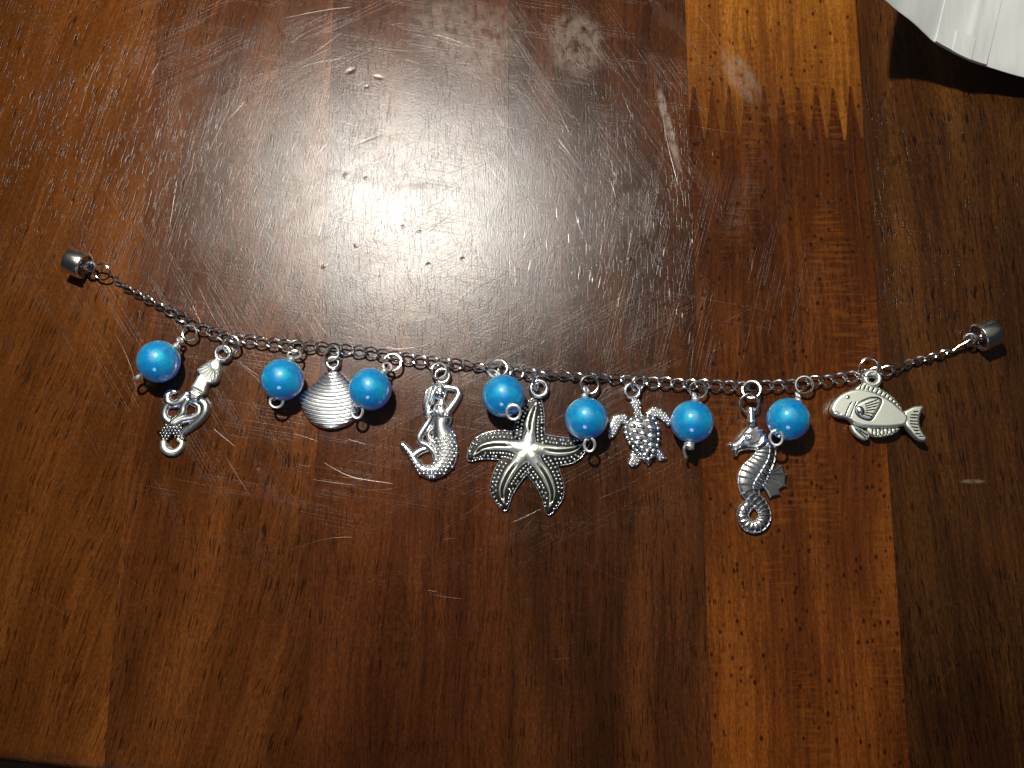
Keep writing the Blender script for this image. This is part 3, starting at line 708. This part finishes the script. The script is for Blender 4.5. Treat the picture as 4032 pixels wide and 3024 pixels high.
# starfish
def starfish():
    k = 5
    t = thing('starfish_charm', 'large silver starfish charm with dotted curling arms, biggest charm', 'charm', W1(k, (680, 950), 0), 'sea creature charms')
    ARM = [[(680, 950), (692, 800), (700, 690), (725, 590), (770, 470)],
           [(680, 950), (530, 915), (380, 905), (240, 930), (130, 1025)],
           [(680, 950), (575, 1075), (490, 1190), (430, 1340), (455, 1500)],
           [(680, 950), (770, 1080), (860, 1210), (915, 1370), (882, 1540)],
           [(680, 950), (830, 950), (980, 965), (1110, 950), (1240, 880)]]
    WID = [(195, 150, 140, 112, 40)]*5
    sts = strokes(k, [[(x, y, r) for (x, y), r in zip(a, w_)] for a, w_ in zip(ARM, WID)], 1.2, 8)
    sdf, hh, bx = strokes_fn(sts, .55, .25)
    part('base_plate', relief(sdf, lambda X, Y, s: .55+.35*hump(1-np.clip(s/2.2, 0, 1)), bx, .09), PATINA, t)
    part('rim', relief(lambda X, Y: .10-np.abs(sdf(X, Y)-.09), lambda X, Y, s: .60+.20*hump(1-np.clip(s/.10, 0, 1)), bx, .07), SILVER, t)
    RW = (96, 52, 46, 30, 8)
    rs = strokes(k, [[(x, y, r) for (x, y), r in zip(a[:4]+[(a[3][0]*.25+a[4][0]*.75, a[3][1]*.25+a[4][1]*.75)], RW)] for a in ARM], 1.5, 8)
    rsdf, rh_, rbx = strokes_fn(rs, .9, .75)
    def rheight(X, Y, s):
        H = rh_(X, Y, s)
        for p, r in rs:
            b, q, u, rr = stroke_q(X, Y, p, r*.25)
            H -= np.where((u > .25) & (u < .93), .7*np.exp(-(q*rr/.27)**2)*np.clip((u-.25)/.12, 0, 1)*np.clip((.93-u)/.08, 0, 1), 0)
        return H
    rg = part('ray_ridge', relief(rsdf, rheight, rbx, .07), POLISH, t)
    for p, r in rs:
        m = len(p); w3 = p[int(m*.30):int(m*.86)].copy(); w3[:, 2] = 1.20
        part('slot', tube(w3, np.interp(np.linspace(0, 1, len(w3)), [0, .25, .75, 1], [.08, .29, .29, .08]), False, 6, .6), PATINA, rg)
    # two rows of dots on each side of every ridge
    cnt = 0; placed = []
    for ai, (p, r) in enumerate(sts):
        L = np.concatenate([[0], np.cumsum(np.linalg.norm(np.diff(p[:, :2], axis=0), axis=1))])
        for side in (-1, 1):
            for row, fr in ((0, .80), (1, .54)):
                s = 2.0 if row else 1.6
                while s < L[-1]-.25:
                    c = np.array([np.interp(s, L, p[:, 0]), np.interp(s, L, p[:, 1])]); c2 = np.array([np.interp(s+.1, L, p[:, 0]), np.interp(s+.1, L, p[:, 1])])
                    d = (c2-c)/(np.linalg.norm(c2-c)+1e-9); nn = np.array([-d[1], d[0]])*side; rr = np.interp(s, L, r)
                    q = c+nn*rr*fr
                    ok = float(rsdf(np.array([[q[0]]]), np.array([[q[1]]]))[0, 0]) < -.14 and float(sdf(np.array([[q[0]]]), np.array([[q[1]]]))[0, 0]) > .30
                    if ok and all((q[0]-a)**2+(q[1]-b)**2 >.54**2 for a, b in placed):
                        placed.append(tuple(q)); dome('dot', DOME, t, (q[0], q[1], .76), .29, .29, .38)
                    s += .66
    part('hanging_loop', loop_plate(k, (786, 366), 100, 50, 1.7), SILVER, t)
    part('jump_ring', jring(k, (748, 295), 85, 2.0, 74, 10, .24), SILVER, t)
starfish()

# turtle
def turtle():
    k = 6
    t = thing('turtle_charm', 'silver sea turtle charm with plated shell and four flippers', 'charm', W1(k, (950, 950), 0), 'sea creature charms')
    def bumpy(nm, pts, edge, rise, R, step, lab=None):
        P = spline(W(k, pts, 1.3), 5, True)
        part(nm, relief(sdf_poly(P), pillowy(edge, rise, R), box_of(P), .08), SILVER, t, lab)
        for x, y in hexgrid(box_of(P), step):
            s = float(poly_sdf(np.array([[x]]), np.array([[y]]), P)[0, 0])
            if s > .17: dome('dot', DOME, t, (x, y, edge+rise*math.sqrt(max(0, 1-(1-min(s/R, 1))**2))-.04), .27, .25, .22)
    bumpy('head', [(775, 430), (850, 410), (925, 440), (930, 540), (935, 650), (860, 670), (815, 640), (800, 570), (765, 500)], .9, .7, .7, .55)
    bumpy('flipper', [(740, 690), (690, 650), (630, 635), (550, 655), (480, 730), (445, 850), (438, 980), (468, 1022), (550, 970), (615, 870), (650, 790), (700, 800)], .5, .45, .6, .58)
    bumpy('flipper', [(1000, 650), (1040, 590), (1080, 545), (1165, 532), (1260, 560), (1330, 640), (1400, 710), (1425, 790), (1340, 825), (1250, 745), (1170, 700), (1080, 720)], .5, .45, .6, .58)
    bumpy('flipper', [(800, 1180), (770, 1300), (742, 1385), (800, 1442), (895, 1420), (945, 1330), (900, 1240)], .45, .4, .6, .66)
    bumpy('flipper', [(1190, 1130), (1250, 1180), (1300, 1260), (1332, 1325), (1235, 1352), (1160, 1305), (1140, 1220)], .45, .4, .6, .66)
    bumpy('tail', [(960, 1320), (1100, 1300), (1085, 1380), (1050, 1418), (1000, 1370)], .45, .4, .5, .66)
    P = spline(W(k, [(790, 690), (860, 650), (960, 632), (1080, 650), (1170, 710), (1212, 810), (1222, 930), (1215, 1060), (1190, 1180), (1130, 1290), (1060, 1360), (980, 1330), (890, 1240), (800, 1160), (720, 1050), (675, 920), (680, 800), (725, 735)], 1.6), 5, True)
    R = 2.9
    def hs(s): return .8+1.35*np.sqrt(np.clip(1-(1-np.clip(s/R, 0, 1))**2, 0, 1))
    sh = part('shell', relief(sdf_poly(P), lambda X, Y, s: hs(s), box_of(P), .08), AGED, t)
    ang = math.radians(-14)
    def scute(x, y, rx, ry, rz=.36, f=1.12):
        p = W1(k, (x, y), 2.0); s = float(poly_sdf(np.array([[p[0]]]), np.array([[p[1]]]), P)[0, 0])
        dome('scute', PILLOW, sh, (p[0], p[1], float(hs(s))-.06), RL(k, rx)*f, RL(k, ry)*f, rz, ang)
    for x, y, rx, ry in [(905, 752, 62, 34), (1050, 755, 58, 36), (812, 828, 50, 38), (930, 845, 62, 42), (1085, 858, 66, 44), (850, 918, 50, 40), (968, 945, 60, 42), (1090, 985, 64, 50), (905, 1020, 62, 38),
                         (885, 1090, 58, 42), (1010, 1070, 50, 40), (1085, 1120, 60, 46), (960, 1160, 48, 38), (1035, 1200, 46, 36), (1120, 1200, 36, 34), (1000, 1260, 44, 34), (775, 955, 34, 34), (800, 1035, 34, 34)]:
        scute(x, y, rx, ry)
    for x, y in [(790, 725), (735, 775), (712, 845), (712, 920), (735, 1000), (770, 1075), (825, 1140), (880, 1195), (935, 1250), (985, 1305), (1050, 1325), (1100, 1275), (1150, 1200), (1180, 1115), (1198, 1030), (1200, 945), (1195, 860), (1172, 785), (1120, 715), (1040, 685), (950, 675), (865, 690)]:
        scute(x, y, 33, 31, .34)
    part('hanging_loop', loop_plate(k, (798, 302), 138, 74, 1.8), SILVER, t)
    part('jump_ring', jring(k, (888, 190), 112, 2.2, 40, 320, .24), SILVER, t)
turtle()

# seahorse
def seahorse():
    k = 7
    t = thing('seahorse_charm', 'silver seahorse charm with curled tail, longest charm, beside a blue bead', 'charm', W1(k, (450, 1050), 0), 'sea creature charms')
    H = spline(W(k, [(330, 575), (375, 530), (430, 518), (500, 545), (560, 610), (600, 690), (560, 740), (490, 780), (440, 768), (370, 765), (290, 790), (268, 828), (232, 832), (215, 790), (188, 730), (200, 692), (270, 650)], 1.6), 4, True)
    e = W1(k, (370, 635), 1.6); mth = W(k, [(205, 770), (290, 735)], 1.6); nos = W1(k, (205, 715), 1.6); jaw = spline(W(k, [(330, 690), (400, 720), (480, 700), (510, 640)], 1.6), 5)
    def hh(X, Y, s):
        Hh = .9+.9*hump(1-np.clip(s/1.3, 0, 1))
        Hh -= .35*np.exp(-(stroke_q(X, Y, mth, [1, 1])[1]/.10)**2)+.2*np.exp(-((X-nos[0])**2+(Y-nos[1])**2)/.02)
        Hh -= .28*np.exp(-(stroke_q(X, Y, jaw, np.ones(len(jaw)))[1]/.22)**2)
        d = np.hypot(X-e[0], Y-e[1]); Hh += .3*np.exp(-((d-.52)/.12)**2)+.32*hump(np.clip(d/.36, 0, 1))
        return Hh
    part('head', relief(sdf_poly(H), hh, box_of(H), .06), SILVER, t)
    mane = W(k, [(445, 560), (490, 575), (525, 620), (550, 665), (575, 705)], 1.8)
    for i, p in enumerate(mane):
        a = math.radians(30-18*i); q = np.array([math.cos(a), math.sin(a), 0])
        part('mane_spike', tube([[*p[:2], 1.5], [*(p+q*.55)[:2], 1.55], [*(p+q*1.05)[:2], 1.2]], [.26, .22, .10], False, 8), SILVER, t)
    sp = [[(560, 700, 70), (562, 780, 88), (540, 860, 98), (492, 935, 112), (440, 1010, 128), (400, 1090, 116), (395, 1165, 92), (430, 1240, 66), (495, 1310, 60), (540, 1385, 58), (540, 1470, 56), (480, 1535, 54), (395, 1530, 54), (338, 1470, 52), (335, 1390, 50), (385, 1325, 46), (440, 1310, 30)]]
    sts = strokes(k, sp, 1.4, 8, 1.06); sdf, h0, bx = strokes_fn(sts, .6, .55)
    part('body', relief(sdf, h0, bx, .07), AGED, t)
    p, r = sts[0]; L = np.concatenate([[0], np.cumsum(np.linalg.norm(np.diff(p[:, :2], axis=0), axis=1))])
    def at(s):
        c = np.array([np.interp(s, L, p[:, 0]), np.interp(s, L, p[:, 1])]); c2 = np.array([np.interp(s+.15, L, p[:, 0]), np.interp(s+.15, L, p[:, 1])])
        if s+.15 > L[-1]: c0 = np.array([np.interp(s-.15, L, p[:, 0]), np.interp(s-.15, L, p[:, 1])]); d = c-c0
        else: d = c2-c
        d /= np.linalg.norm(d)+1e-9; return c, d, np.array([-d[1], d[0]]), float(np.interp(s, L, r))
    def zt(f, rr): return .6+.55*min(rr, 1.4)*math.sqrt(max(0, 1-f*f))
    s = .9; tail0 = L[-1]*.47
    while s < L[-1]-.3:
        c, d, n, rr = at(s); f = np.linspace(-.98, .98, 9); tail = s > tail0
        pts = np.array([[*(c+n*rr*x*(1.04 if abs(x) > .95 else 1)+d*(.14*(x*x)*rr)), zt(x, rr)+.06] for x in f])
        part('rib', tube(pts, .23 if not tail else .20, False, 7), SILVER, t)
        s += .98 if not tail else .80
    for f, w_ in ((.99, .22), (-.97, .20), (.28, .18)):
        pts = []
        for s in np.linspace(.5, L[-1]-.2 if abs(f) > .5 else tail0*1.0, 60 if abs(f) > .5 else 26):
            c, d, n, rr = at(s); pts.append([*(c+n*rr*f), zt(f, rr)+.05])
        part('keel', tube(pts, w_, False, 7), SILVER, t)
    F = W(k, [(575, 968), (640, 968), (675, 940), (705, 915), (738, 940), (752, 995), (772, 1012), (762, 1060), (758, 1135), (705, 1165), (698, 1225), (640, 1240), (600, 1258), (575, 1200), (535, 1140), (480, 1105), (520, 1040)], 1.2)
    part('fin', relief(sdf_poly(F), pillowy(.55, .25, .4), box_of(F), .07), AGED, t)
    for pts in ([(580, 985), (650, 975), (715, 925)], [(560, 1010), (660, 1008), (768, 1015)], [(545, 1040), (640, 1070), (757, 1128)], [(525, 1075), (610, 1130), (697, 1215)], [(490, 1105), (550, 1160), (600, 1248)]):
        w3 = spline(W(k, pts, 1.2), 5); w3[:, 2] = .82; part('fin_ray', tube(w3, np.linspace(.26, .17, len(w3)), False, 7), SILVER, t)
    b0, b1 = W1(k, (398, 345), 1.9), W1(k, (408, 530), 1.9); ax = b1-b0; Lb = np.linalg.norm(ax)
    part('bail', lathe([(0, 0), (.02, .35), (.1, .62), (.7, .68), (Lb*.62, .70), (Lb*.68, .84), (Lb*.78, .84), (Lb*.84, .66), (Lb, .62), (Lb, 0)], b0, ax, 24), SILVER, t)
    part('jump_ring', jring(k, (385, 300), 92, 2.3, 18, 260, .24), SILVER, t)
    part('jump_ring', jring(k, (405, 162), 86, 2.2, 14, 150, .24), SILVER, t)
seahorse()

# fish
def fish():
    k = 8
    t = thing('fish_charm', 'flat pale silver fish charm with incised fins, nearest the right clasp', 'charm', W1(k, (700, 1150), 0), 'sea creature charms')
    zt = 1.7
    B = spline(W(k, [(217, 1120), (250, 1045), (320, 975), (420, 928), (520, 915), (640, 938), (760, 988), (870, 1060), (950, 1135), (1000, 1180), (1030, 1240), (1000, 1310), (930, 1330), (800, 1340), (640, 1335), (540, 1325), (460, 1290), (400, 1240), (350, 1225), (285, 1212), (232, 1180)], zt), 5, True)
    gl = [spline(W(k, q, zt), 4) for q in ([(430, 1065), (400, 1110), (360, 1210)], [(478, 1060), (450, 1120), (412, 1225)])]
    mt = spline(W(k, [(225, 1185), (270, 1165), (310, 1190)], zt), 4)
    pc = spline(W(k, [(475, 1110), (530, 1060), (620, 1022), (705, 1018), (748, 1050), (730, 1110), (690, 1180), (635, 1256), (560, 1245), (500, 1210), (470, 1160)], zt), 4, True)
    def h(X, Y, s):
        H = 1.25+.5*hump(1-np.clip(s/.55, 0, 1))
        for q in gl: H -= .16*np.exp(-(stroke_q(X, Y, q, np.ones(len(q)))[1]/.075)**2)
        H -= .12*np.exp(-(stroke_q(X, Y, mt, np.ones(len(mt)))[1]/.10)**2)
        H -= .12*np.exp(-((poly_sdf(X, Y, pc)+.05)/.10)**2)
        return H
    bd = part('body', relief(sdf_poly(B), h, box_of(B), .06), POLISH, t)
    incise(gl, bd, .10, 1.70); incise([np.vstack([pc, pc[:1]])], bd, .12, 1.72)
    def finp(nm, pts, edge, rise, lines, depth=.2, wid=.12, mat=POLISH, parent=t):
        P = spline(W(k, pts, zt), 4, True); ls = [W(k, q, zt) for q in lines]
        def hf(X, Y, s):
            H = edge+rise*hump(1-np.clip(s/.5, 0, 1))
            for q in ls: H -= depth*np.exp(-(stroke_q(X, Y, q, np.ones(len(q)))[1]/wid)**4)
            return H
        o = part(nm, relief(sdf_poly(P), hf, box_of(P), .06), mat, parent)
        if lines: incise(ls, o, .105, edge+rise-.03)
        return o
    def fan(a0, a1, b0, b1, n):
        a0, a1, b0, b1 = map(np.array, (a0, a1, b0, b1)); return [[tuple(a0+(a1-a0)*u), tuple(b0+(b1-b0)*u)] for u in np.linspace(0, 1, n)]
    top_l = [[(545, 862), (528, 915)], [(590, 868), (570, 918)], [(635, 876), (612, 928)], [(680, 893), (655, 943)], [(728, 912), (700, 962)], [(772, 935), (742, 980)], [(812, 962), (785, 1003)], [(850, 990), (822, 1028)], [(885, 1022), (858, 1056)], [(918, 1058), (892, 1086)], [(945, 1095), (920, 1115)]]
    finp('dorsal_fin', [(470, 925), (510, 878), (570, 848), (660, 868), (760, 915), (860, 985), (930, 1060), (972, 1130), (960, 1150), (880, 1080), (760, 1000), (640, 950), (530, 925)], 1.0, .35, top_l, .3)
    tl = [[(1090, 1172), (1135, 1170)], [(1060, 1205), (1135, 1208)], [(1052, 1235), (1128, 1240)], [(1050, 1272), (1132, 1275)], [(1055, 1302), (1130, 1310)], [(1065, 1335), (1130, 1345)], [(1085, 1372), (1138, 1378)], [(1105, 1410), (1155, 1412)], [(1140, 1440), (1180, 1440)]]
    finp('tail_fin', [(985, 1180), (1050, 1130), (1120, 1105), (1198, 1112), (1170, 1180), (1150, 1270), (1165, 1350), (1195, 1410), (1225, 1455), (1200, 1488), (1125, 1460), (1050, 1380), (1000, 1310)], 1.15, .45, tl, .4, .08)
    finp('pelvic_fin', [(430, 1300), (520, 1330), (600, 1375), (630, 1430), (600, 1468), (540, 1455), (460, 1390)], .7, .4, [[(480, 1345), (590, 1450)], [(510, 1350), (610, 1425)]], .25)
    finp('anal_fin', [(610, 1335), (760, 1342), (945, 1335), (910, 1395), (800, 1432), (690, 1435), (635, 1405)], .7, .35, [[(660+i*40, 1345), (668+i*40-8, 1432-i*6)] for i in range(7)], .3)
    fo = (500, 1150)
    finp('pectoral_fin', [(480, 1110), (530, 1062), (620, 1026), (700, 1022), (742, 1052), (725, 1110), (685, 1180), (632, 1250), (560, 1238), (505, 1205)], 1.75, .32, [[(570, 1090), (705, 1040)], [(575, 1112), (708, 1075)], [(578, 1135), (692, 1110)], [(578, 1158), (672, 1148)], [(572, 1180), (655, 1190)], [(560, 1200), (640, 1225)]], .32, .07)
    p = W1(k, (522, 1155), 1.9); dome('fin_root', PILLOW, t, (p[0], p[1], 1.85), RL(k, 46), RL(k, 62), .55, .4)
    p = W1(k, (390, 1005), 1.8); dome('eye', PILLOW, t, (p[0], p[1], 1.62), RL(k, 27), RL(k, 27), .32)
    part('hanging_loop', loop_plate(k, (650, 805), 104, 42, 1.7), POLISH, t)
    part('jump_ring', jring(k, (622, 685), 104, 2.2, 26, 290, .24), SILVER, t)
    t.rotation_euler = Matrix.Rotation(math.radians(4.5), 3, Vector((-.5, -.86, 0))).to_euler(); t.location.z += 1.1*MM; t.location.x -= .25*MM; t.location.y -= .15*MM
fish()

# ---------------------------------------------------------------- the white mailer bag in the corner
def bag():
    E = [(545, -130, 24), (700, 0, 21), (830, 110, 18.5), (1000, 240, 16), (1150, 380, 13.5), (1240, 460, 12.2), (1420, 562, 10.6), (1560, 632, 9.6), (1700, 690, 8.6), (1790, 716, 8.0), (2060, 800, 6.8), (2212, 840, 6.2), (2700, 960, 5.0)]
    edge = spline(np.array([W1(9, (x, y), z) for x, y, z in E]), 5)
    t = thing('mailer_bag', 'white plastic mailer bag with a lifted corner at the table\'s far right', 'bag', (edge[20][0], edge[20][1], 0))
    away = np.array([.26, .965, 0])
    L = np.concatenate([[0], np.cumsum(np.linalg.norm(np.diff(edge, axis=0), axis=1))])
    def surf(u, v, lift=0):                              # u: mm along the edge, v: mm back from it
        p = np.array([np.interp(u, L, edge[:, i]) for i in range(3)])
        q = p+away*v
        fl = 1-math.exp(-v/25); z = p[2]*(1-.35*fl)+6*fl+.22*math.sin(u*.16+v*.05)*math.sin(v*.10)+.10*math.sin(u*.5-v*.25)*min(v/6, 1)
        return [q[0], q[1], z+lift]
    nu, nv = 90, 40; us = np.linspace(0, L[-1], nu); vs = np.concatenate([[0, .25, .6, 1.1], np.linspace(2, 70, nv-4)])
    def sheet(us, vs, fn_top, fn_bot):
        V = [fn_top(u, v) for u in us for v in vs]+[fn_bot(u, v) for u in us for v in vs]; n = len(us)*len(vs); m = len(vs); F = []
        for i in range(len(us)-1):
            for j in range(m-1):
                a = i*m+j; F.append([a, a+m, a+m+1, a+1]); F.append([n+a, n+a+1, n+a+m+1, n+a+m])
        for i in range(len(us)-1):
            a = i*m; F.append([a, n+a, n+a+m, a+m]); a = i*m+m-1; F.append([a, a+m, n+a+m, n+a])
        for j in range(m-1):
            a = j; F.append([a, a+1, n+a+1, n+a]); a = (len(us)-1)*m+j; F.append([a, n+a, n+a+1, a+1])
        return V, F
    part('bag_sheet', sheet(us, vs, lambda u, v: surf(u, v, .35*(1-math.exp(-v/1.0))), lambda u, v: surf(u, v, -.15-1.2*(1-math.exp(-v/3)))), BAG, t)
    def upos(x, y, z): p = W1(9, (x, y), z); return L[int(np.argmin(np.linalg.norm(edge[:, :2]-p[:2], axis=1)))]
    u0, u1 = upos(1240, 460, 12.2), upos(1790, 716, 8.0)
    part('seam_strip', sheet(np.linspace(u0, u1, 24), np.concatenate([[0, .2, .6], np.linspace(1.5, 70, 30)]), lambda u, v: surf(u, v, .52+.18*math.exp(-((u-u0-(u1-u0)*.62)/.8)**2)), lambda u, v: surf(u, max(v, 0), .1)), BAG, t)
    a0, a1 = upos(1425, 565, 10.6), upos(1610, 655, 9.4)
    part('flap_tab', sheet(np.linspace(a0, a1, 8), np.linspace(-.2, 4.2, 8), lambda u, v: surf(u, v, .68), lambda u, v: surf(u, max(v, 0), .45)), BAG, t)
bag()
print('objects', len(bpy.data.objects), 'tris', sum(len(o.data.polygons)*2 for o in bpy.data.objects if o.type == 'MESH'))
